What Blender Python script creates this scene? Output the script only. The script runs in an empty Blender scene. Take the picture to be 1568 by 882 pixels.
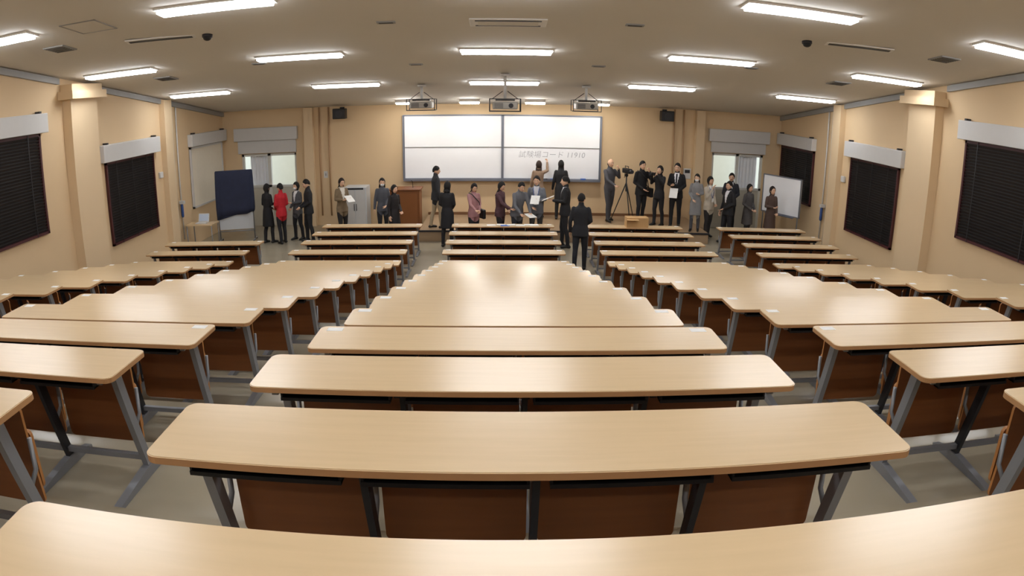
import bpy, bmesh, math, random
import numpy as np
from mathutils import Matrix, Vector
random.seed(4)
SC=bpy.context.scene
SC.view_settings.view_transform='Standard'
SC.view_settings.look='None'
SC.view_settings.exposure=0.0
# ------------------------------------------------------------------ materials
MATS={}
def srgb(c):
    return tuple(((v/255)/12.92 if v/255<=.04045 else ((v/255+.055)/1.055)**2.4) for v in c)
def mat(name,rgb,rough=.6,metal=0,noise=0,nscale=8,emit=0,coat=0,spec=.5,kind=None):
    if name in MATS: return MATS[name]
    m=bpy.data.materials.new(name);m.use_nodes=True;nt=m.node_tree;b=nt.nodes['Principled BSDF']
    col=(*srgb(rgb),1)
    b.inputs['Base Color'].default_value=col
    b.inputs['Roughness'].default_value=rough;b.inputs['Metallic'].default_value=metal
    b.inputs['Specular IOR Level'].default_value=spec
    if coat: b.inputs['Coat Weight'].default_value=coat;b.inputs['Coat Roughness'].default_value=.2
    if emit: b.inputs['Emission Color'].default_value=col;b.inputs['Emission Strength'].default_value=emit
    if noise or kind:
        tc=nt.nodes.new('ShaderNodeTexCoord');mp=nt.nodes.new('ShaderNodeMapping');no=nt.nodes.new('ShaderNodeTexNoise')
        nt.links.new(tc.outputs['Object'],mp.inputs[0]);nt.links.new(mp.outputs[0],no.inputs['Vector'])
        no.inputs['Scale'].default_value=nscale;no.inputs['Detail'].default_value=2
        if kind=='wood': mp.inputs['Scale'].default_value=(.6,9,9)
        rp=nt.nodes.new('ShaderNodeMix');rp.data_type='RGBA'
        nt.links.new(no.outputs['Fac'],rp.inputs[0])
        k=noise
        rp.inputs[6].default_value=tuple(min(1,v*(1-k)) for v in col[:3])+(1,)
        rp.inputs[7].default_value=tuple(min(1,v*(1+k)) for v in col[:3])+(1,)
        nt.links.new(rp.outputs[2],b.inputs['Base Color'])
    MATS[name]=m;return m
WOODTOP=mat('maple_laminate',(217,190,150),.27,noise=.06,nscale=5,kind='wood',spec=1.0)
WOODEDGE=mat('maple_edge',(180,136,92),.5)
STEEL=mat('grey_painted_steel',(140,142,146),.4,metal=.3)
BLACK=mat('black_plastic',(22,22,24),.5)
BROWN=mat('brown_plywood',(132,80,42),.32,noise=.15,nscale=4,kind='wood')
BROWNEDGE=mat('plywood_edge',(178,120,64),.5)
PAPER=mat('white_paper',(235,235,232),.7,noise=.02)
WALL=mat('tan_wall_paint',(219,192,153),.75,noise=.03,nscale=1.5)
WALL2=mat('tan_pilaster_paint',(222,197,160),.7,noise=.03,nscale=1.5)
CEIL=mat('ceiling_board',(216,212,204),.85,noise=.03,nscale=.8)
FLOOR=mat('vinyl_floor',(160,150,130),.25,noise=.08,nscale=3)
STAGE=mat('stage_wood',(158,134,106),.4,noise=.1,nscale=3,kind='wood')
PELMET=mat('pelmet_grey',(205,204,202),.5,noise=.02)
BLIND=mat('blind_dark',(30,24,26),.5,noise=.1)
FRAMER=mat('window_frame_dark_red',(70,26,30),.5)
TRIM=mat('grey_trim',(150,150,148),.5,noise=.03)
WHITE=mat('white_board_enamel',(248,250,254),.25,noise=.01)
ALU=mat('aluminium_frame',(140,146,160),.35,metal=.6)
DARK=mat('dark_metal',(48,48,52),.45,metal=.3)
LAMP=mat('fluorescent_diffuser',(247,250,255),.5,emit=27)
LAMPS=mat('spot_diffuser',(255,250,242),.5,emit=85)
LAMPH=mat('lamp_housing_white',(230,228,224),.5,noise=.02)
CARD=mat('cardboard',(196,158,108),.8,noise=.08)
NAVY=mat('navy_cloth',(38,44,68),.85,noise=.25,nscale=6)
CREAM=mat('cream_roller_screen',(232,224,206),.8,noise=.03)
GREYCAB=mat('grey_cabinet',(196,200,204),.4,noise=.03)
LECT=mat('lectern_wood',(128,78,42),.4,noise=.15,nscale=4,kind='wood')
GLASS=mat('window_glass_pale',(210,228,226),.1,noise=.03)
RED=mat('red_marker',(180,30,30),.5)
BLUEP=mat('blue_print',(70,110,190),.6)
INK=mat('board_ink',(160,162,170),.6)
# ------------------------------------------------------------------ builder
class MB:
    def __init__(s): s.bm=bmesh.new();s.mats=[]
    def mi(s,m):
        if m not in s.mats: s.mats.append(m)
        return s.mats.index(m)
    def box(s,x0,x1,y0,y1,z0,z1,m,M=None,bev=0):
        vs=[s.bm.verts.new((x,y,z)) for x in (x0,x1) for y in (y0,y1) for z in (z0,z1)]
        fs=[]
        for q in ((0,1,3,2),(4,6,7,5),(0,4,5,1),(2,3,7,6),(0,2,6,4),(1,5,7,3)):
            f=s.bm.faces.new([vs[i] for i in q]);f.material_index=s.mi(m);fs.append(f)
        if bev:
            ed=list({e for f in fs for e in f.edges})
            r=bmesh.ops.bevel(s.bm,geom=ed,offset=bev,segments=2,profile=.5,affect='EDGES')
            vs=list({v for f in r['faces'] for v in f.verts}|{v for v in vs if v.is_valid})
            for f in r['faces']: f.material_index=s.mi(m)
        if M is not None: bmesh.ops.transform(s.bm,matrix=M,verts=[v for v in vs if v.is_valid])
        return vs
    def rings(s,R,m,cap=True,smooth=True):
        L=[[s.bm.verts.new(p) for p in r] for r in R];n=len(L[0])
        for a,b in zip(L[:-1],L[1:]):
            for i in range(n):
                f=s.bm.faces.new((a[i],a[(i+1)%n],b[(i+1)%n],b[i]));f.material_index=s.mi(m);f.smooth=smooth
        if cap:
            for q in (L[0][::-1],L[-1]):
                f=s.bm.faces.new(q);f.material_index=s.mi(m)
    def tube(s,pts,rad,m,n=8,flat=1.0,rnd=False):
        pts=[Vector(p) for p in pts]
        if not hasattr(rad,'__len__'): rad=[rad]*len(pts)
        rad=list(rad)
        if rnd:
            d0=(pts[0]-pts[1]).normalized();d1=(pts[-1]-pts[-2]).normalized()
            pts=[pts[0]+d0*rad[0]*.9,pts[0]+d0*rad[0]*.6]+pts+[pts[-1]+d1*rad[-1]*.6,pts[-1]+d1*rad[-1]*.9]
            rad=[rad[0]*.35,rad[0]*.78]+rad+[rad[-1]*.78,rad[-1]*.35]
        R=[]
        ref=None
        for i,p in enumerate(pts):
            d=(pts[min(i+1,len(pts)-1)]-pts[max(i-1,0)]).normalized()
            if ref is None: ref=Vector((1,0,0)) if abs(d.x)<.8 else Vector((0,1,0))
            u=(ref-d*ref.dot(d)).normalized();v=d.cross(u);ref=u
            R.append([p+u*math.cos(t)*rad[i]+v*math.sin(t)*rad[i]*flat for t in [2*math.pi*k/n for k in range(n)]])
        s.rings(R,m)
    def sph(s,c,r,m,n=12,k=8,M=None,fn=None):
        R=[]
        for j in range(k+1):
            ph=-math.pi/2+math.pi*j/k
            ph=max(-1.5,min(1.5,ph))
            ring=[]
            for i in range(n):
                t=2*math.pi*i/n
                p=Vector((r[0]*math.cos(ph)*math.cos(t),r[1]*math.cos(ph)*math.sin(t),r[2]*math.sin(ph)))
                if fn: p=fn(p)
                p=p+Vector(c)
                if M is not None: p=M@p
                ring.append(p)
            R.append(ring)
        s.rings(R,m)
    def prism(s,poly,z0,z1,m,me=None,M=None):
        a=[s.bm.verts.new((x,y,z0)) for x,y in poly];b=[s.bm.verts.new((x,y,z1)) for x,y in poly];n=len(poly)
        f=s.bm.faces.new(a[::-1]);f.material_index=s.mi(me or m)
        f=s.bm.faces.new(b);f.material_index=s.mi(m)
        for i in range(n):
            f=s.bm.faces.new((a[i],a[(i+1)%n],b[(i+1)%n],b[i]));f.material_index=s.mi(me or m)
        if M is not None: bmesh.ops.transform(s.bm,matrix=M,verts=a+b)
    def mesh(s,name):
        bmesh.ops.recalc_face_normals(s.bm,faces=s.bm.faces)
        me=bpy.data.meshes.new(name);s.bm.to_mesh(me);s.bm.free()
        for m in s.mats: me.materials.append(m)
        return me
    def obj(s,name,loc=(0,0,0),rz=0,parent=None):
        return place(s.mesh(name),name,loc,rz,parent)
def place(me,name,loc=(0,0,0),rz=0,parent=None):
    o=bpy.data.objects.new(name,me);SC.collection.objects.link(o);o.location=loc;o.rotation_euler=(0,0,rz)
    if parent: o.parent=parent
    return o
def rrect(x0,x1,y0,y1,r,k=6):
    P=[]
    for cx,cy,a in ((x1-r,y1-r,0),(x0+r,y1-r,90),(x0+r,y0+r,180),(x1-r,y0+r,270)):
        for i in range(k+1):
            t=math.radians(a+90*i/k);P.append((cx+r*math.cos(t),cy+r*math.sin(t)))
    return P
# ------------------------------------------------------------------ room
W=8.62;YW=19.4;YB=-5.0
def zc(Y): return 6.017-.1253*Y
SP=.92;Y0=1.97;STEP=.1836
def rowY(j): return Y0+SP*j
def lev(j): return max(0,(11-j)*STEP) if j>=-2 else 13*STEP
def floor_z(Y):
    for j in range(-2,20):
        if Y<rowY(j)+.27: return lev(j)
    return 0
b=MB()
prof=[]
prev=lev(-2)
prof.append((YB,prev))
for j in range(-1,12):
    ye=rowY(j-1)+.27
    prof.append((ye,prev));prev=lev(j);prof.append((ye,prev))
prof.append((YW+3.5,0))
for i in range(len(prof)-1):
    (ya,za),(yb_,zb)=prof[i],prof[i+1]
    if abs(ya-yb_)<1e-6: continue
    b.box(-W-.2,W+.2,ya,yb_,-.3,za,FLOOR)
b.obj('floor')
b=MB();ya,yb_=YB-.2,YW+.2
vs=b.box(-W-.2,W+.2,ya,yb_,0,.2,CEIL)
for v in vs: v.co.z+=zc(v.co.y)
b.obj('ceiling')
b=MB();b.box(-W-.2,-W,YB-.2,YW+.2,-.3,6.9,WALL);b.obj('wall_left')
b=MB();b.box(W,W+.2,YB-.2,YW+.2,-.3,6.9,WALL);b.obj('wall_right')
b=MB();b.box(-W-.2,W+.2,YB-.2,YB,-.3,6.9,WALL);b.obj('wall_back')
b=MB()
LX0,LX1,LZ=-8.02,-6.22,2.25
RX0,RX1,RZ=6.36,8.06,2.33
zt=3.75
b.box(-W-.2,LX0,YW,YW+.2,0,zt,WALL);b.box(LX0,LX1,YW,YW+.2,LZ,zt,WALL)
b.box(LX1,RX0,YW,YW+.2,0,zt,WALL);b.box(RX0,RX1,YW,YW+.2,RZ,zt,WALL);b.box(RX1,W+.2,YW,YW+.2,0,zt,WALL)
b.obj('wall_front')
b=MB();b.box(-9.2,-5,YW+2.4,YW+2.5,0,3,mat('corridor_wall',(222,226,214),.7,noise=.03));b.box(5,9.4,YW+2.4,YW+2.5,0,3,MATS['corridor_wall']);b.obj('wall_corridor')
def door(name,x0,x1,z1,cur):
    b=MB();F=mat('white_door_frame',(214,214,208),.5,noise=.02)
    y0,y1=YW+.06,YW+.14
    b.box(x0,x0+.07,y0,y1,0,z1,F);b.box(x1-.07,x1,y0,y1,0,z1,F);b.box(x0,x1,y0,y1,z1-.08,z1,F)
    xm=(x0+x1)/2;b.box(xm-.05,xm+.05,y0,y1,0,z1,F)
    b.box(x0,x1,y0,y1,1.2,1.27,F);b.box(x0+.07,x1-.07,y0+.02,y1-.02,0,1.2,mat('door_panel',(190,186,172),.5,noise=.03))
    C=mat('sheer_curtain',(240,242,246),.8,noise=.02)
    a,c=cur
    n=26;pts=[]
    for i in range(n+1):
        x=a+(c-a)*i/n;pts.append((x,YW+.22+.03*math.sin(i*1.5)))
    for i in range(n):
        p,q=pts[i],pts[i+1]
        v=[b.bm.verts.new(t) for t in ((p[0],p[1],.9),(q[0],q[1],.9),(q[0],q[1],z1),(p[0],p[1],z1))]
        f=b.bm.faces.new(v);f.material_index=b.mi(C)
    b.obj(name)
door('door_1',LX0,LX1,LZ,(-7.8,-7.1))
door('door_2',RX0,RX1,RZ,(7.25,7.95))
b=MB()
G=mat('green_notice',(110,170,150),.6,noise=.1)
b.box(-6.95,-6.4,YW+2.36,YW+2.4,1.3,2.2,G);b.box(-6.9,-6.6,YW+2.33,YW+2.36,1.5,2.0,PAPER);b.obj('notice_board')
def pelmet(x0,x1,y0,y1,z0,z1,M=PELMET):
    b=MB();b.box(x0,x1,y0,y1,z0,z1,M,bev=.012);return b
b=pelmet(-8.2,-6.14,YW-.14,YW,2.66,3.05);b.box(-8.1,-6.2,YW-.06,YW,2.27,2.66,PELMET);b.obj('shutter_box')
b=pelmet(6.2,8.2,YW-.14,YW,2.68,3.06);b.box(6.3,8.1,YW-.06,YW,2.35,2.68,PELMET);b.obj('shutter_box')
def side_window(sx,y0,y1,z0,z1,n,pel,dark=True):
    b=MB();X=sx*W
    def bx(a,c,*r,**k):
        lo,hi=sorted((X-sx*a,X-sx*c));b.box(lo,hi,*r,**k)
    fr=FRAMER if dark else PELMET
    for (a,c,d,e) in ((y0,y0+.05,z0,z1),(y1-.05,y1,z0,z1),(y0,y1,z0,z0+.05),(y0,y1,z1-.05,z1)):
        bx(0,.06,a,c,d,e,fr)
    bx(0,.01,y0,y1,z0,z1,BLACK if dark else CREAM)
    if dark:
        k=int((z1-z0)/.06)
        for i in range(k):
            z=z0+.05+(z1-z0-.1)*(i+.5)/k
            vs=b.box(-.022,.022,y0+.06,y1-.06,-.002,.002,BLIND)
            Mx=Matrix.Translation((X-sx*.05,0,z))@Matrix.Rotation(math.radians(62)*sx,4,'Y')
            bmesh.ops.transform(b.bm,matrix=Mx,verts=vs)
        for yy in (y0+.4,(y0+y1)/2,y1-.4): bx(.07,.074,yy-.01,yy+.01,z0,z1,DARK)
    else:
        bx(.02,.03,y0+.05,y1-.05,z0+.05,z1-.03,CREAM)
    o=b.obj('window_%d'%n)
    p0,p1,pz0,pz1=pel
    b=MB();lo,hi=sorted((X,X-sx*.16));b.box(lo,hi,p0,p1,pz0,pz1,PELMET,bev=.012)
    for yy in (p0+.2,p1-.2):
        b.box(lo+.02,hi-.02,yy-.03,yy+.03,pz1,pz1+.04,DARK)
    b.obj('blind_pelmet')
n=0
for sx in (-1,1):
    side_window(sx,6.6,10.4,1.72,3.595,n+1,(6.4,10.55,3.6,3.96))
    side_window(sx,12.65,14.85,.93,2.775,n+2,(12.45,15.05,2.78,3.16))
    side_window(sx,16.95,19.2,1.0 if sx<0 else 1.15,2.7,n+3,(16.9,19.35,2.72,3.06),dark=(sx>0))
    n+=3
    b=MB()
    def bx(a,c,*r,**k):
        lo,hi=sorted((sx*W-sx*a,sx*W-sx*c));b.box(lo,hi,*r,**k)
    bx(0,.22,11.25,12.2,0,4.2,WALL2)
    v=b.box(0,1,11.1,12.35,4.18,4.34,WALL2)
    for q in v: q.co.x=sx*W-sx*(q.co.x*.38)
    bx(0,.3,11.2,12.3,4.34,zc(12.3),WALL2)
    b.obj('pilaster')
    b=MB();bx(0,.16,15.35,15.75,0,zc(15.75),WALL2);b.obj('pilaster')
    b=MB()
    for (ya,yb_) in ((YB,11.1),(12.35,15.35),(15.75,YW)):
        lo,hi=sorted((sx*W,sx*(W-.07)));vs=b.box(lo,hi,ya,yb_,-.14,-.02,TRIM)
        for q in vs: q.co.z+=zc(q.co.y)
    b.obj('trim_%d'%(1 if sx<0 else 2))
    b=MB();X=sx*(W-.04)
    b.tube([(X,15.95,0.3),(X,15.95,zc(15.95)-.15)],.018,PELMET);b.tube([(X,16.2,0.3),(X,16.2,zc(16.2)-.15)],.018,PELMET)
    b.obj('conduit_pipe')
    b=MB();lo,hi=sorted((sx*(W-.01),sx*(W-.07)));b.box(lo,hi,15.1,15.26,2.1,2.25,PELMET,bev=.01);b.box(lo+.02,hi-.02,15.13,15.23,2.13,2.22,DARK)
    b.obj('thermostat')
    b=MB();X=sx*(W-.1);b.tube([(X,16.1,.95),(X,16.1,1.25)],.04,mat('blue_flask',(50,80,140),.4),rnd=True);b.box(X-.05,X+.08,16.05,16.15,1.28,1.36,PELMET)
    b.obj('emergency_flashlight')
b=MB()
for x0,x1 in ((-5.9,-5.62),(5.76,6.03)):
    b.box(x0,x1,YW-.2,YW,0,zc(YW),WALL2)
b.obj('pilaster')
b=MB()
for x in (-5.16,-5.45,5.1,5.4):
    b.tube([(x,YW-.04,.305),(x,YW-.04,zc(YW)-.01)],.025,mat('duct_tan',(176,140,104),.6))
b.obj('conduit_pipe')
b=MB();b.box(-2.2,5.05,YW-.03,YW,.3,.38,mat('skirting',(120,84,54),.5));b.obj('baseboard_front')
b=MB();b.box(-2.2,5.6,17.0,YW-.001,0.001,.3,STAGE);b.box(-2.22,5.62,16.98,17.02,.26,.305,DARK);b.obj('stage_platform')
# ------------------------------------------------------------------ ceiling things
SL=-math.atan(.1253)
def on_ceiling(o,x,Y,rz=0):
    o.location=(x,Y,zc(Y));o.rotation_euler=(SL,0,rz)
b=MB();L=1.516
b.box(-L/2-.03,L/2+.03,-.15,.15,-.03,0.0,LAMPH)
b.box(-L/2,L/2,-.105,.105,-.07,-.03,LAMP)
lm=b.mesh('fluorescent_light')
for Y in (15.02,11.39,7.76,4.13,.5,-3.1):
    for x in (-7.274,-3.605,0,3.605,7.274):
        on_ceiling(place(lm,'fluorescent_light'),x,Y)
b=MB();b.box(-.28,.28,-.09,.09,-.09,0,LAMPH);b.box(-.26,.26,-.08,.08,-.12,-.09,LAMPS);sm=b.mesh('board_spotlight')
for x in (-2.68,-.92,.88,2.66): on_ceiling(place(sm,'board_spotlight'),x,18.3)
b=MB();b.box(-.54,.54,-.22,.22,-.02,0,LAMPH,bev=.01);b.box(-.46,.46,-.17,-.12,-.026,-.018,DARK);b.box(-.46,.46,.12,.17,-.026,-.018,DARK)
b.box(-.42,.42,-.1,.1,-.03,-.018,CEIL);acm=b.mesh('air_conditioner_cassette')
on_ceiling(place(acm,'air_conditioner_cassette'),0,9.4)
b=MB();b.box(-.55,.55,-.1,.1,-.02,0,LAMPH);b.box(-.5,.5,-.05,.05,-.026,-.018,DARK);slm=b.mesh('ceiling_slot_vent')
on_ceiling(place(slm,'ceiling_slot_vent'),-5.15,9.2,.25);on_ceiling(place(slm,'ceiling_slot_vent'),5.3,9.2,-.25)
b=MB();b.tube([(0,0,0),(0,0,-.04)],.08,DARK,n=16);b.sph((0,0,-.05),(.065,.065,.045),BLACK,16,8);dm=b.mesh('dome_camera')
on_ceiling(place(dm,'dome_camera'),-4.41,9.31);on_ceiling(place(dm,'dome_camera'),4.45,9.34)
b=MB()
for (a,c,d,e) in ((-.3,.3,-.3,-.28),(-.3,.3,.28,.3),(-.3,-.28,-.3,.3),(.28,.3,-.3,.3)): b.box(a,c,d,e,-.012,0,TRIM)
b.box(-.28,.28,-.28,.28,-.006,0,CEIL);on_ceiling(b.obj('ceiling_access_hatch'),-5.65,7.98)
b=MB();b.box(-.2,.2,-.2,.2,-.02,0,TRIM)
for i in range(6): b.box(-.17,.17,-.16+i*.06,-.14+i*.06,-.026,-.018,DARK)
gv=b.mesh('ceiling_vent_grille')
for x,Y in ((-6.9,12.6),(-6.85,8.9),(6.8,12.55),(6.9,9.1)): on_ceiling(place(gv,'ceiling_vent_grille'),x,Y)
b=MB();b.box(-.13,.13,-.05,.05,-.02,0,TRIM);b.box(-.1,.1,-.03,.03,-.025,-.018,DARK);sp=b.mesh('smoke_detector_plate')
for x,Y in ((-1.7,9.3),(1.77,9.3),(-1.7,12.73),(1.78,12.75),(-4.55,11.9),(4.55,11.9)): on_ceiling(place(sp,'smoke_detector_plate'),x,Y)
def projector(x,Y,z):
    h=zc(Y)-z
    b=MB();PJ=mat('projector_body',(176,172,164),.45,noise=.05)
    b.box(-.26,.26,-.22,.22,-.08,.08,PJ,bev=.03)
    b.tube([(.1,.22,0),(.1,.3,0)],.06,DARK,n=14);b.tube([(.1,.3,0),(.1,.32,0)],.05,GLASS,n=14)
    for i in range(5): b.box(-.22,-.04,-.226,-.218,-.05+i*.022,-.04+i*.022,DARK)
    b.tube([(.12,-.225,0),(.12,-.235,0)],.05,DARK,n=14)
    for sx in (-.32,.32):
        for sy in (-.26,.26): b.tube([(sx,sy,-.12),(sx,sy,.14)],.009,DARK,n=6)
    for zz in (-.12,.14):
        for sy in (-.26,.26): b.tube([(-.32,sy,zz),(.32,sy,zz)],.009,DARK,n=6)
        for sx in (-.32,.32): b.tube([(sx,-.26,zz),(sx,.26,zz)],.009,DARK,n=6)
    b.box(-.2,.2,-.16,.16,.1,.13,DARK)
    b.tube([(0,0,.12),(0,0,h-.02)],.03,PELMET,n=10)
    for sx in (-1,1): b.tube([(sx*.05,0,.3),(sx*.28,0,.13)],.008,DARK,n=6)
    b.tube([(0,0,h-.06),(0,0,h-.015)],.1,PELMET,n=16)
    b.obj('ceiling_projector',(x,Y,z))
projector(-1.9,15.4,3.6);projector(1.9,15.4,3.6);projector(0.01,13.9,3.6)
for x in (-4.73,4.78):
    b=MB();b.box(-.19,.19,-.15,.13,-.14,.16,BLACK,bev=.02);b.tube([(0,-.155,0),(0,-.15,0)],.11,DARK,n=16)
    b.tube([(0,.1,.1),(0,.33,.1)],.02,DARK);b.box(-.06,.06,.33,.355,-.02,.2,DARK)
    b.tube([(0,.1,.1),(0,.1,.2)],.02,DARK)
    o=b.obj('loudspeaker',(x,YW-.36,3.36))
# ------------------------------------------------------------------ whiteboard
b=MB();y=YW
x0,x1,z0,z1=-2.9,2.88,1.36,3.27
b.box(x0,x1,y-.08,y-.001,z0,z1,ALU)
for a,c in ((x0+.04,-.035),(.035,x1-.04)):
    zm=2.33
    b.box(a,c,y-.10,y-.08,z0+.05,zm-.01,WHITE);b.box(a,c,y-.12,y-.08,zm+.005,z1-.03,WHITE)
    b.box(a,c,y-.125,y-.08,zm-.006,zm+.006,TRIM)
b.box(-.035,.035,y-.14,y-.03,z0,z1,ALU)
b.box(x0-.02,x0+.03,y-.14,y-.03,z0,z1,ALU);b.box(x1-.03,x1+.02,y-.14,y-.03,z0,z1,ALU);b.box(x0,x1,y-.14,y-.03,z1-.03,z1+.01,ALU)
b.box(x0,x1,y-.2,y-.03,z0-.03,z0+.03,ALU)
for i in range(4): b.tube([(1+i*.2,y-.17,z0+.045),(1.12+i*.2,y-.17,z0+.045)],.012,(RED,DARK,BLUEP,DARK)[i],n=6)
b.box(2.3,2.45,y-.2,y-.13,z0+.03,z0+.07,BLUEP)
wb=b.obj('whiteboard')
tx=bpy.data.curves.new('handwriting','FONT');tx.body='試験場コード 11910';tx.size=.22;tx.offset=-.003;tx.extrude=.001;tx.shear=.15;tx.space_character=1.02;tx.materials.append(INK)
to=bpy.data.objects.new('handwriting',tx);SC.collection.objects.link(to);to.location=(.46,y-.103,2.04);to.rotation_euler=(math.pi/2,0,0);to.parent=wb
# ------------------------------------------------------------------ lecture desks
def desk_mesh(L,bays,label):
    b=MB();D=.385
    P=rrect(-L/2,L/2,-D/2,D/2,.045)
    b.prism(P,.694,.718,WOODTOP,WOODEDGE)
    b.prism(rrect(-L/2+.004,L/2-.004,-D/2+.004,D/2-.004,.042),.718,.7205,WOODTOP,WOODTOP)
    xs=[-L/2+.11+(L-.22)*i/bays for i in range(bays+1)]
    for i,x in enumerate(xs):
        end=i in(0,bays)
        w=.018 if end else .013
        lm_=STEEL if end else DARK
        poly=[(-.02,.66),(.04,.66),(.17,.05),(.115,.05)]
        M=Matrix.Translation((x,0,0))@Matrix(((0,0,1,0),(1,0,0,0),(0,1,0,0),(0,0,0,1)))
        b.prism(poly,-w,w,lm_,M=M)
        b.box(x-.015,x+.015,-.14,.16,.66,.694,lm_)
        b.prism([(-.28,0),(-.28,.02),(.08,.06),(.19,.06),(.34,.02),(.34,0)],-.025,.025,STEEL,M=M)
        b.tube([(x,.1,.3),(x,.17,.36),(x,.185,.5)],.012,STEEL,n=6)
    b.box(xs[0],xs[-1],.12,.15,.09,.12,STEEL)
    b.box(xs[0],xs[-1],.02,.05,.67,.693,BLACK)
    for i in range(bays):
        a,c=xs[i]+.03,xs[i+1]-.03
        b.box(a,c,-.15,.0,.64,.648,BLACK);b.box(a,c,-.155,-.15,.64,.655,BLACK);b.box(a,c,-.01,.0,.64,.693,BLACK);b.box(a,a+.008,-.15,.0,.64,.693,BLACK);b.box(c-.008,c,-.15,.0,.64,.693,BLACK)
        def panel(a,c,z0,z1,yb,yt,dep,th,r=.03):
            P2=rrect(a,c,z0,z1,r,4)
            f0=[];f1=[]
            for (x,z) in P2:
                u=(x-a)/(c-a);t=(z-z0)/(z1-z0);yy=yb+(yt-yb)*t-dep*(1-(2*u-1)**2)
                f0.append(b.bm.verts.new((x,yy,z)));f1.append(b.bm.verts.new((x,yy+th,z)))
            n=len(f0)
            f=b.bm.faces.new(f0);f.material_index=b.mi(BROWN);f=b.bm.faces.new(f1[::-1]);f.material_index=b.mi(BROWN)
            for k in range(n):
                f=b.bm.faces.new((f0[k],f1[k],f1[(k+1)%n],f0[(k+1)%n]));f.material_index=b.mi(BROWNEDGE)
        panel(xs[i]+.02,xs[i+1]-.02,.17,.64,.185,.195,.003,.014)
        panel(xs[i]+.04,xs[i+1]-.04,.22,.5,.225,.24,.003,.018)
    if label:
        for s in (-1,1):
            cx=s*(L/2-.1);b.box(cx-.05,cx+.05,D/2-.09,D/2-.03,.7206,.7216,PAPER)
    return b.mesh('lecture_desk')
dA=desk_mesh(2.45,4,False);dB=desk_mesh(2.45,4,True);dC=desk_mesh(2.4,4,True)
XA=1.952;XB=5.365
for j in range(-1,15):
    Y=rowY(j)-.1925;z=lev(j)
    m=dA if j<2 else dB
    place(m,'lecture_desk',(0,Y,z))
    for s in (-1,1): place(m,'lecture_desk',(s*(XA+1.225),Y,z))
    for s in (-1,1):
        if j==14 and s<0: continue
        place(dC,'lecture_desk',(s*(XB+1.2),Y,z))
for s in (0,-1,1):
    place(dB,'lecture_desk',(s*(XA+1.225),rowY(15)-.1925,0))
place(dC,'lecture_desk',((XB+1.2),rowY(15)-.1925,0))
b=MB()
for i,(x,y,r,m) in enumerate(((-.28,0,.1,PAPER),(-.05,.05,-.2,PAPER),(.05,-.06,.05,BLUEP),(.2,.02,.3,PAPER),(.42,-.03,-.1,PAPER),(.62,.03,.1,PAPER),(.75,.0,.2,PAPER))):
    b.box(-.105,.105,-.07,.07,0,.004+.002*i,m,M=Matrix.Translation((x,y,0))@Matrix.Rotation(r,4,'Z'))
b.obj('paper_handouts',(0,rowY(15)-.19,.7216))
b=MB();b.box(-.27,.27,-.15,.15,0,.24,CARD);b.box(-.27,.27,-.012,.012,.24,.243,mat('packing_tape',(170,130,80),.3));b.box(-.28,.0,-.3,-.15,.2,.206,CARD,M=None)
b.obj('cardboard_box',(3.25,rowY(15)-.19,.7216))
# ------------------------------------------------------------------ front furniture
b=MB();b.box(-.33,.33,-.3,.3,.04,1.28,GREYCAB,bev=.02);b.box(-.3,-.01,-.312,-.3,.1,1.2,PELMET);b.box(.01,.3,-.312,-.3,.1,1.2,PELMET);b.box(-.04,-.025,-.33,-.31,.6,.8,DARK);b.box(.025,.04,-.33,-.31,.6,.8,DARK)
b.box(-.3,.3,-.27,.27,0,.04,DARK);b.box(-.25,.25,-.315,-.31,1.21,1.26,DARK);b.obj('equipment_cabinet',(-4.2,18.7,0))
b=MB();b.box(-.42,.42,-.3,.3,0,1.18,LECT,bev=.01);b.box(-.46,.46,-.34,.34,1.18,1.22,LECT,bev=.01);b.box(-.36,.36,-.31,-.3,.1,1.1,mat('lectern_panel',(142,90,50),.4))
b.tube([(.2,0,1.22),(.2,-.05,1.4),(.18,-.15,1.45)],.008,BLACK,n=6);b.obj('lectern',(-2.75,18.6,0))
def stand_board(name,loc,rz,m,cloth):
    b=MB();hw=.5 if cloth else .62
    for sx in (-hw,hw):
        b.tube([(sx,0,.06),(sx,0,1.85)],.02,STEEL);b.tube([(sx,-.28,.05),(sx,.28,.05)],.02,STEEL)
        for sy in (-.27,.27): b.tube([(sx-.015,sy,.03),(sx+.015,sy,.03)],.03,BLACK,n=12)
    b.tube([(-hw,0,.3),(hw,0,.3)],.016,STEEL)
    if cloth:
        b.box(-.5,.5,-.015,.015,.35,.8,GREYCAB)
        R=[]
        for z,dx,th in ((.76,.55,.07),(.95,.56,.07),(1.3,.56,.05),(1.7,.55,.04),(1.97,.54,.035),(2.0,.52,.02)):
            ring=[]
            N=32
            for k in range(N):
                t=2*math.pi*k/N
                w=.018*math.sin(k*2.3)*(2.1-z)
                cx=math.copysign(abs(math.cos(t))**.3,math.cos(t));sy=math.copysign(abs(math.sin(t))**.5,math.sin(t))
                ring.append((cx*dx,sy*(th+w),z+(.04*math.sin(k*1.7)+.1*cx)*(z<.9)))
            R.append(ring)
        b.rings(R,NAVY)
    else:
        b.box(-.66,.66,-.02,.02,.85,1.9,WHITE);
        for (a,c,d,e) in ((-.68,.68,.83,.86),(-.68,.68,1.89,1.92),(-.68,-.65,.83,1.92),(.65,.68,.83,1.92)): b.box(a,c,-.03,.03,d,e,ALU)
        b.box(-.5,.5,-.08,-.02,.8,.83,ALU)
    return b.obj(name,loc,rz)
stand_board('covered_board',(-7.4,17.2,0),.2,NAVY,True)
stand_board('rolling_whiteboard',(7.85,17.35,0),-1.05,WHITE,False)
b=MB();b.box(-.4,.4,-.25,.25,.68,.71,WOODTOP)
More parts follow.
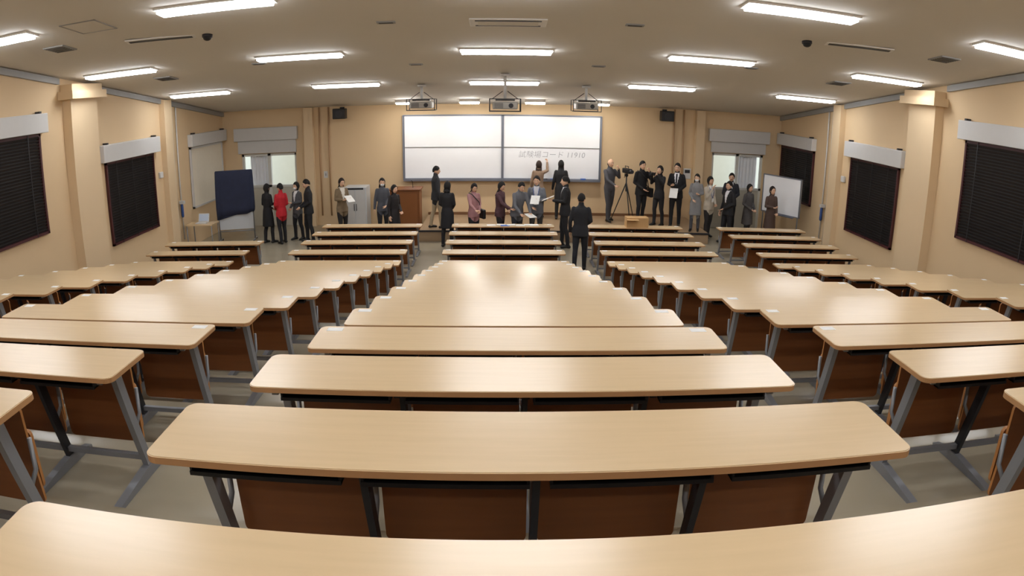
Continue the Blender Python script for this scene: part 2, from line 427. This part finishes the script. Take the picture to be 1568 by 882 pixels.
for sx in (-.37,.37):
    for sy in (-.22,.22): b.tube([(sx,sy,0),(sx,sy,.68)],.015,STEEL)
t=b.obj('side_table',(-8.05,16.3,0))
b=MB();b.box(-.16,.16,-.11,.11,0,.02,PELMET);b.box(-.16,.16,-.005,.005,0,.22,PELMET,M=Matrix.Translation((0,.11,.02))@Matrix.Rotation(-.3,4,'X'));b.box(-.14,.14,-.008,-.004,.02,.2,mat('laptop_screen',(190,205,225),.2),M=Matrix.Translation((0,.11,.02))@Matrix.Rotation(-.3,4,'X'))
b.obj('laptop',(-8.05,16.3,.711))
b=MB();b.box(-.12,.12,-.03,0,-.16,.16,PELMET,bev=.01);b.box(-.08,.08,-.035,-.03,.02,.12,DARK);b.obj('intercom_panel',(5.58,YW,1.65))
b=MB();b.box(-.06,.06,-.02,0,-.1,.1,PELMET);b.box(-.02,.02,-.026,-.02,-.04,.04,TRIM);b.obj('light_switch_panel',(-5.3,YW,1.55))
# ------------------------------------------------------------------ people
EYEW=mat('eye_white',(225,222,215),.4);EYED=mat('eye_dark',(25,18,15),.3);LIP=mat('lips',(170,104,92),.6)
def cm(tag,rgb,r=.8): return mat('%s_%d_%d_%d'%((tag,)+tuple(rgb)),rgb,r,noise=.12,nscale=14)
ARMS={'down':((.225,.03,1.10),(.235,-.05,.86)),
 'paper':((.215,.0,1.13),(.10,-.27,1.14)),
 'front':((.22,.02,1.12),(.06,-.21,.97)),
 'camera':((.24,-.10,1.2),(.08,-.26,1.45)),
 'raise':((.24,-.24,1.40),(.17,-.42,1.62)),
 'reach':((.2,-.17,1.15),(.14,-.40,1.04)),
 'hip':((.27,.05,1.13),(.15,-.17,1.02)),
 'chin':((.2,-.1,1.13),(.06,-.17,1.38))}
def person(name,x,Y,h,face,hair='short',haircol=(20,17,16),top=(28,28,32),bottom=(26,26,30),coat='jacket',arms=('down','down'),lean=0,hy=0,hp=0,stride=.06,shirt=None,tie=None,skin=(222,180,150),zf=None,paper=None,shoe=(18,18,18),mask=False,extra=None):
    S=h/1.7;fem=name=='woman'
    z0=zf if zf is not None else floor_z(Y)
    sw=.88 if fem else 1.0
    hip=Vector((0,0,.9))
    Rl=Matrix.Rotation(lean,4,'X')
    def UP(p):
        p=Vector(p)
        return hip+Rl@(p-hip) if p.z>.9 else p
    segs=[];b=MB();SK=cm('skin',skin,.55)
    prof=[(.84,.155,.115),(.93,.168,.122),(1.04,.148,.108),(1.18,.162,.118),(1.31,.175,.116),(1.38,.155,.095),(1.425,.1,.075),(1.455,.064,.064),(1.53,.056,.058)]
    if coat=='jacket': prof=[(.79,.185,.14),(.86,.18,.135)]+[(.95,.174,.128)]+prof[2:]
    if coat=='long': prof=[(.50,.21,.17),(.7,.195,.155),(.86,.18,.14),(.95,.172,.128)]+prof[2:]
    R=[]
    for z,rx,ry in prof:
        rx*=sw;N=20
        R.append([UP((rx*math.cos(t),ry*math.sin(t)+(.01 if z<1.3 else .015),z)) for t in [2*math.pi*k/N for k in range(N)]])
    b.rings(R,BLACK)
    zb=prof[0][0]
    segs.append((UP((0,0,zb)),UP((0,0,1.40)),.155,'top'))
    segs.append((UP((0,.012,1.47)),UP((0,.0,1.56)),.05,'skin'))
    for s in (-1,1):
        fy=s*stride
        H=Vector((s*.085,0,.89));K=Vector((s*.095,fy*.6-.02,.48));A=Vector((s*.10,fy+.02,.09))
        mid=(H+K)/2
        b.tube([H,mid,K,(K+A)/2+Vector((0,.012,.06)),A],[.088,.08,.06,.056,.047],BLACK,n=12,rnd=True)
        segs.append((H,K,.075,'bottom'));segs.append((K,A+Vector((0,0,.03)),.055,'bottom'))
        b.tube([A+Vector((0,.04,-.045)),A+Vector((0,-.04,-.035)),A+Vector((s*.015,-.15,-.055))],[.042,.045,.034],BLACK,n=10,rnd=True)
        segs.append((A+Vector((0,.04,-.05)),A+Vector((s*.015,-.17,-.055)),.045,'shoe'))
    hands=[]
    for s,a in ((1,arms[0]),(-1,arms[1])):
        e,w=ARMS[a]
        Sh=UP((s*.158*sw,.01,1.375));E=UP((s*e[0]*sw,e[1],e[2]));Wr=UP((s*w[0],w[1],w[2]))
        if a=='down' and lean>.2: Wr=E+Vector((0,-.03,-.24))
        b.tube([Sh,(Sh+E)/2,E,(E+Wr)/2,Wr],[.056,.053,.046,.042,.034],BLACK,n=12,rnd=True)
        segs.append((Sh,E,.052,'top'));segs.append((E,Wr,.042,'top'))
        hands.append((s,E,Wr,a))
    me=b.mesh('tmp');o=bpy.data.objects.new('tmp',me);SC.collection.objects.link(o)
    md=o.modifiers.new('r','REMESH');md.mode='VOXEL';md.voxel_size=.015
    md2=o.modifiers.new('s','SMOOTH');md2.factor=.5;md2.iterations=2
    dg=bpy.context.evaluated_depsgraph_get();ev=bpy.data.meshes.new_from_object(o.evaluated_get(dg))
    bpy.data.objects.remove(o);bpy.data.meshes.remove(me)
    MT={'top':cm('cloth',top),'bottom':cm('cloth',bottom),'shoe':cm('shoe',shoe,.4),'skin':SK,'shirt':cm('cloth',shirt or (225,225,228)),'tie':cm('cloth',tie or (60,30,40))}
    b=MB()
    n=len(ev.polygons);cen=np.empty(n*3);ev.polygons.foreach_get('center',cen);cen=cen.reshape(-1,3)
    best=np.full(n,1e9);lab=np.zeros(n,int);names=['top','bottom','shoe','skin','shirt','tie']
    for a,c,r,l in segs:
        a=np.array(a);c=np.array(c);d=c-a;t=np.clip(((cen-a)@d)/(d@d),0,1)
        q=np.linalg.norm(cen-(a+t[:,None]*d),axis=1)-r
        k=q<best;best[k]=q[k];lab[k]=names.index(l)
    if coat in('jacket','long'):
        k=(cen[:,2]>zb-.005)&(cen[:,2]<1.0)&(lab==1);lab[k]=0
    Ri=np.array(Rl.inverted().to_3x3());loc=(cen-np.array(hip))@Ri.T+np.array(hip)
    if shirt:
        k=(lab==0)&(loc[:,1]<-.03)&(loc[:,2]>1.12)&(loc[:,2]<1.45)&(np.abs(loc[:,0])<.012+.2*(loc[:,2]-1.12))&(np.abs(loc[:,0])<.075);lab[k]=4
        if tie:
            k=k&(np.abs(loc[:,0])<.02);lab[k]=5
    ev.materials.clear()
    for nm in names: b.mats.append(MT[nm])
    b.bm.from_mesh(ev)
    b.bm.faces.ensure_lookup_table()
    for i,f in enumerate(b.bm.faces): f.material_index=int(lab[i]);f.smooth=True
    bpy.data.meshes.remove(ev)
    for s,E,Wr,a in hands:
        d=(Wr-E).normalized()
        inw=Vector((-s,0,0)) if a=='down' else Vector((0,0,1)) if a in('paper','reach') else Vector((-s*.5,-.3,.6))
        nrm=(inw-d*inw.dot(d)).normalized();side=d.cross(nrm).normalized()*s
        if a=='down': side=-side if side.y>0 else side
        elif side.x*s>0: side=-side
        R=[]
        for t,wd,th in ((-.02,.026,.02),(.0,.027,.019),(.03,.038,.016),(.07,.042,.014),(.088,.038,.010)):
            R.append([Wr+d*t+side*wd*math.cos(q)+nrm*th*math.sin(q) for q in [2*math.pi*k/10 for k in range(10)]])
        b.rings(R,SK)
        cu=.9 if a in('paper','camera','raise','reach') else .35
        for i,(off,ln) in enumerate(((.03,.070),(.010,.079),(-.010,.073),(-.029,.058))):
            p=Wr+d*.08+side*off;pts=[p]
            ang=0
            for q in range(3):
                ang+=cu*(.5 if q==0 else .7);p=p+(d*math.cos(ang)+nrm*math.sin(ang))*ln*(.42,.33,.25)[q];pts.append(p)
            b.tube(pts,[.0088,.0085,.0078,.0065],SK,n=7,rnd=True)
        p=Wr+d*.02+side*.03;b.tube([p,p+side*.022+d*.028+nrm*.012,p+side*.026+d*.052+nrm*.024],[.011,.0095,.0075],SK,n=7,rnd=True)
    HM=Matrix.Translation(UP((0,-.012,1.495)))@Matrix.Rotation(hy,4,'Z')@Matrix.Rotation(lean*.5+hp,4,'X')@Matrix.Translation((0,0,.088))
    def hf(p):
        q=p.copy()
        if p.z<0: 
            k=-p.z/.115;q.x*=1-.28*k*k;q.y=q.y*(1-.1*k)-.012*k
            if q.y>0: q.y*=1-.25*k
        if p.y<0: q.y*=.93
        return q
    b.sph((0,0,0),(.075,.094,.114),SK,20,14,M=HM,fn=hf)
    def tp(*p): return HM@Vector(p)
    b.tube([tp(0,-.082,.012),tp(0,-.094,-.012),tp(0,-.103,-.03),tp(0,-.088,-.036)],[.007,.009,.012,.008],SK,n=8,rnd=True)
    for s in (-1,1):
        b.sph((s*.029,-.078,.0),(.014,.008,.0075),EYEW,10,6,M=HM);b.sph((s*.029,-.0845,.0),(.0062,.004,.0062),EYED,8,6,M=HM)
        b.tube([tp(s*.014,-.086,.02),tp(s*.03,-.086,.024),tp(s*.045,-.078,.02)],[.003,.004,.0025],cm('hair',haircol),n=6)
        b.sph((s*.075,.008,-.008),(.009,.019,.03),SK,10,8,M=HM)
    if mask:
        b.sph((0,-.045,-.052),(.056,.052,.045),cm('mask',(232,236,240)),12,8,M=HM)
    else:
        b.sph((0,-.083,-.058),(.023,.008,.0065),LIP,10,6,M=HM)
    HC=cm('hair',haircol,.5)
    if hair!='bald':
        N=30;K=12;vs=[];ro=random.random()*6
        def hp_(t,ph):
            w=1+.025*math.sin(5*t+ro)+.02*math.sin(9*t+ph*6)
            return Vector((.087*w*math.cos(ph)*math.cos(t),.104*w*math.cos(ph)*math.sin(t)+.012,.126*w*math.sin(ph)+.008))
        low={'short':-.35,'bob':-.9,'long':-.9}[hair]
        for k in range(K+1):
            ring=[]
            for i in range(N):
                t=2*math.pi*i/N;fr=max(0,-math.sin(t))
                wside=abs(math.cos(t));q=min(1,fr*1.25)
                lowph=low*(1-q)+(.5+.1*math.sin(3*t+ro))*q
                if hair=='short' and wside>.75 and fr<.4: lowph=max(lowph,.02)
                ph=lowph+(1.5-lowph)*k/K
                ring.append(hp_(t,ph))
            vs.append(ring)
        if hair in('long','bob'):
            drop=.20 if hair=='long' else .06
            ext=[]
            for q in (1.0,.66,.33):
                ring=[]
                for i in range(N):
                    t=2*math.pi*i/N;fr=max(0,-math.sin(t));p=vs[0][i].copy()
                    w=1-min(1,fr*1.25)
                    tgt=Vector((.092*math.cos(t),.07*math.sin(t)+.042,p.z-drop*w+.01*math.sin(i*2.1)))
                    ring.append(p.lerp(tgt,q*min(1,w*1.4)))
                ext.append(ring)
            vs=ext+vs
        inner=[[v*.9+Vector((0,.004,0)) for v in r] for r in vs]
        full=[[HM@v for v in r] for r in inner[:1]+vs]
        b.rings(full,HC)
    else:
        b.sph((0,.03,-.02),(.079,.075,.06),HC,16,8,M=HM)
    if shirt: b.tube([UP((0,.013,1.425)),UP((0,.008,1.462))],[.074,.067],MT['shirt'],n=16)
    me=b.mesh(name);
    o=place(me,name,(x,Y,z0),face);o.scale=(S,S,S)
    def child(bb,nm,loc=(0,0,0)):
        c=bb.obj(nm,loc,0,o);return c
    if paper:
        s,E,Wr,a=hands[0];d=(Wr-E).normalized();c=Wr+d*.12+Vector((-s*.03,-.02,.035))
        b=MB();b.box(-.105,.105,-.148,.148,-.003,.003,PAPER,M=Matrix.Translation(c)@Matrix.Rotation(paper,4,'X'));child(b,'paper_sheet')
    if extra=='lanyard':
        b=MB();LC=mat('lanyard_strap',(60,90,160),.7)
        for s in (-1,1): b.tube([UP((s*.07,-.06,1.42)),UP((s*.06,-.122,1.3)),UP((0,-.135,1.12))],.006,LC,n=6)
        b.box(-.04,.04,-.15,-.145,1.02,1.12,PAPER);child(b,'lanyard')
    if extra=='camera':
        b=MB();b.box(-.07,.07,-.36,-.26,1.45,1.54,BLACK,bev=.01);b.tube([(0,-.36,1.495),(0,-.46,1.495)],[.036,.04],DARK,n=14);child(b,'photo_camera')
    if extra=='bag':
        b=MB();b.box(.2,.3,-.16,.16,.72,.98,BLACK,bev=.03);b.tube([(.22,0,.98),(.1,-.13,1.2),(-.1,-.1,1.42),(-.12,.05,1.44),(.1,.14,1.2),(.22,.02,.98)],.012,BLACK,n=6);child(b,'shoulder_bag')
    return o
PI=math.pi
# facing 0 = toward the back of the hall ; +90deg = toward +X
person('woman',-6.33,16.92,1.62,2.6,'long',top=(22,22,26),coat='long',arms=('front','paper'))
person('woman',-5.92,16.85,1.63,-2.3,'short',top=(186,30,42),bottom=(30,30,34),arms=('front','front'))
person('woman',-5.6,17.3,1.6,-.6,'long',top=(84,84,88),bottom=(30,30,34),arms=('paper','front'),shirt=(225,225,225),mask=True)
person('man',-5.2,17.0,1.7,-1.1,'short',top=(26,26,30),arms=('front','front'),hp=.2)
person('woman',-4.32,17.28,1.68,.7,'bob',haircol=(40,28,22),top=(126,108,84),bottom=(30,28,28),arms=('paper','paper'),paper=.5,shirt=(220,215,205),hp=.15)
person('woman',-3.22,17.37,1.65,.3,'bob',top=(78,80,88),bottom=(30,30,34),arms=('front','down'),mask=True)
person('woman',-2.78,16.63,1.56,.9,'long',top=(34,30,32),bottom=(26,26,28),arms=('front','down'),coat='long')
person('man',-1.75,17.25,1.66,1.9,'short',top=(44,44,48),bottom=(168,150,122),arms=('down','down'),stride=.12,zf=.306)
person('woman',-1.40,16.42,1.66,2.9,'bob',top=(28,28,32),bottom=(28,28,32),arms=('front','front'),coat='long',hp=.2)
person('woman',-.74,16.6,1.60,.5,'bob',haircol=(28,20,18),top=(172,126,128),bottom=(34,34,38),arms=('front','reach'),hp=.3,extra='bag')
person('woman',-.06,16.62,1.64,1.0,'long',top=(84,56,62),bottom=(30,28,30),arms=('front','reach'),hp=.3)
person('man',.36,16.5,1.7,.5,'short',top=(104,106,112),bottom=(40,42,50),arms=('reach','reach'),lean=.3,hp=.2,paper=.2)
person('man',.86,16.7,1.78,-.2,'short',top=(110,114,122),bottom=(60,60,60),arms=('paper','front'),paper=.6,shirt=(210,210,215),extra='lanyard')
person('woman',1.04,18.8,1.67,2.9,'bob',haircol=(52,36,28),top=(140,116,96),bottom=(40,40,46),arms=('down','raise'),zf=.3)
person('woman',1.67,18.75,1.70,3.0,'long',top=(26,26,30),bottom=(24,24,26),arms=('down','front'),coat='long',zf=.3)
person('man',1.56,16.35,1.82,-1.75,'short',top=(26,26,30),bottom=(26,26,30),arms=('paper','down'),paper=.4,shirt=(225,225,230),zf=0,stride=.08)
person('man',1.68,14.06,1.72,2.95,'short',top=(32,34,40),bottom=(30,32,38),arms=('down','front'),stride=.12,zf=0)
person('man',3.05,18.5,1.8,.5,'bald',haircol=(60,56,54),top=(74,74,80),bottom=(66,66,70),arms=('camera','reach'),zf=.3,stride=.1,coat='none')
person('man',3.94,18.3,1.78,.3,'short',top=(26,26,28),bottom=(28,28,32),arms=('camera','front'),zf=.3,extra='bag',coat='jacket')
person('woman',4.36,17.9,1.70,-.9,'long',top=(24,24,28),bottom=(24,24,28),arms=('camera','camera'),zf=.3,extra='camera')
person('man',4.83,17.8,1.8,-.4,'short',top=(24,24,28),arms=('front','paper'),shirt=(235,235,240),tie=(40,40,50),zf=.3,paper=.9)
person('woman',5.25,17.25,1.58,-.4,'bob',top=(126,126,128),bottom=(70,70,76),arms=('paper','front'),coat='long',zf=.3,mask=True)
person('woman',5.85,17.9,1.75,.4,'long',top=(210,200,184),bottom=(50,48,50),arms=('front','chin'),shirt=(235,235,232),zf=0,extra='lanyard')
person('man',6.18,17.2,1.72,-1.2,'short',top=(26,26,30),arms=('front','down'),shirt=(235,235,240))
person('man',6.75,18.6,1.8,-.5,'short',top=(40,42,50),arms=('front','front'),shirt=(225,225,230),tie=(50,40,60))
person('woman',6.95,17.6,1.62,.4,'long',top=(80,76,76),bottom=(34,34,38),arms=('front','front'),coat='long')
person('woman',7.4,17.0,1.66,.2,'long',haircol=(34,24,20),top=(84,66,58),bottom=(32,30,32),arms=('front','paper'),coat='long')
b=MB()
for k in range(3):
    t=k*2*PI/3+.4;b.tube([(0,0,1.15),(.42*math.cos(t),.42*math.sin(t),.015)],[.018,.012],BLACK,n=8)
b.tube([(0,0,.9),(0,0,1.35)],.02,DARK);b.sph((0,0,1.36),(.05,.05,.05),BLACK)
b.box(-.07,.07,-.2,.16,1.42,1.56,BLACK,bev=.02);b.tube([(0,-.2,1.49),(0,-.32,1.49)],[.05,.055],DARK,n=16);b.tube([(.0,.1,1.4),(.12,.35,1.25)],.01,DARK,n=6)
b.box(.07,.16,-.02,.0,1.46,1.54,DARK);b.tube([(0,-.1,1.56),(0,-.1,1.62),(0,.1,1.62),(0,.1,1.56)],.01,BLACK,n=6)
b.obj('video_camera_tripod',(3.5,18.35,.3),.3)
# ------------------------------------------------------------------ world and camera
w=bpy.data.worlds.new('world');SC.world=w;w.use_nodes=True
w.node_tree.nodes['Background'].inputs[0].default_value=(.85,.93,1,1);w.node_tree.nodes['Background'].inputs[1].default_value=1.8
pitch,yaw,roll,A_,C_=.2872,.0230,.0104,.9902,-.0136
f=Vector((math.sin(yaw)*math.cos(pitch),math.cos(yaw)*math.cos(pitch),-math.sin(pitch)))
rt=Vector((math.cos(yaw),-math.sin(yaw),0));up=rt.cross(f)
r2=rt*math.cos(roll)+up*math.sin(roll);u2=-rt*math.sin(roll)+up*math.cos(roll)
cd=bpy.data.cameras.new('camera');co=bpy.data.objects.new('camera',cd);SC.collection.objects.link(co);SC.camera=co
cd.sensor_fit='HORIZONTAL';cd.sensor_width=36;cd.sensor_height=20.25;cd.lens=22.5;cd.clip_start=.05
cd.type='PANO'
mm=36/1.568
for tgt in ([cd.cycles] if hasattr(cd,'cycles') else [])+[cd]:
    try:
        tgt.panorama_type='FISHEYE_LENS_POLYNOMIAL'
        tgt.fisheye_polynomial_k0=0;tgt.fisheye_polynomial_k1=-A_/mm;tgt.fisheye_polynomial_k2=0;tgt.fisheye_polynomial_k3=-C_/mm**3;tgt.fisheye_polynomial_k4=0
        tgt.fisheye_fov=math.radians(170)
        break
    except Exception: pass
co.matrix_world=Matrix(((r2.x,u2.x,-f.x,-.1254),(r2.y,u2.y,-f.y,0),(r2.z,u2.z,-f.z,3.751),(0,0,0,1)))
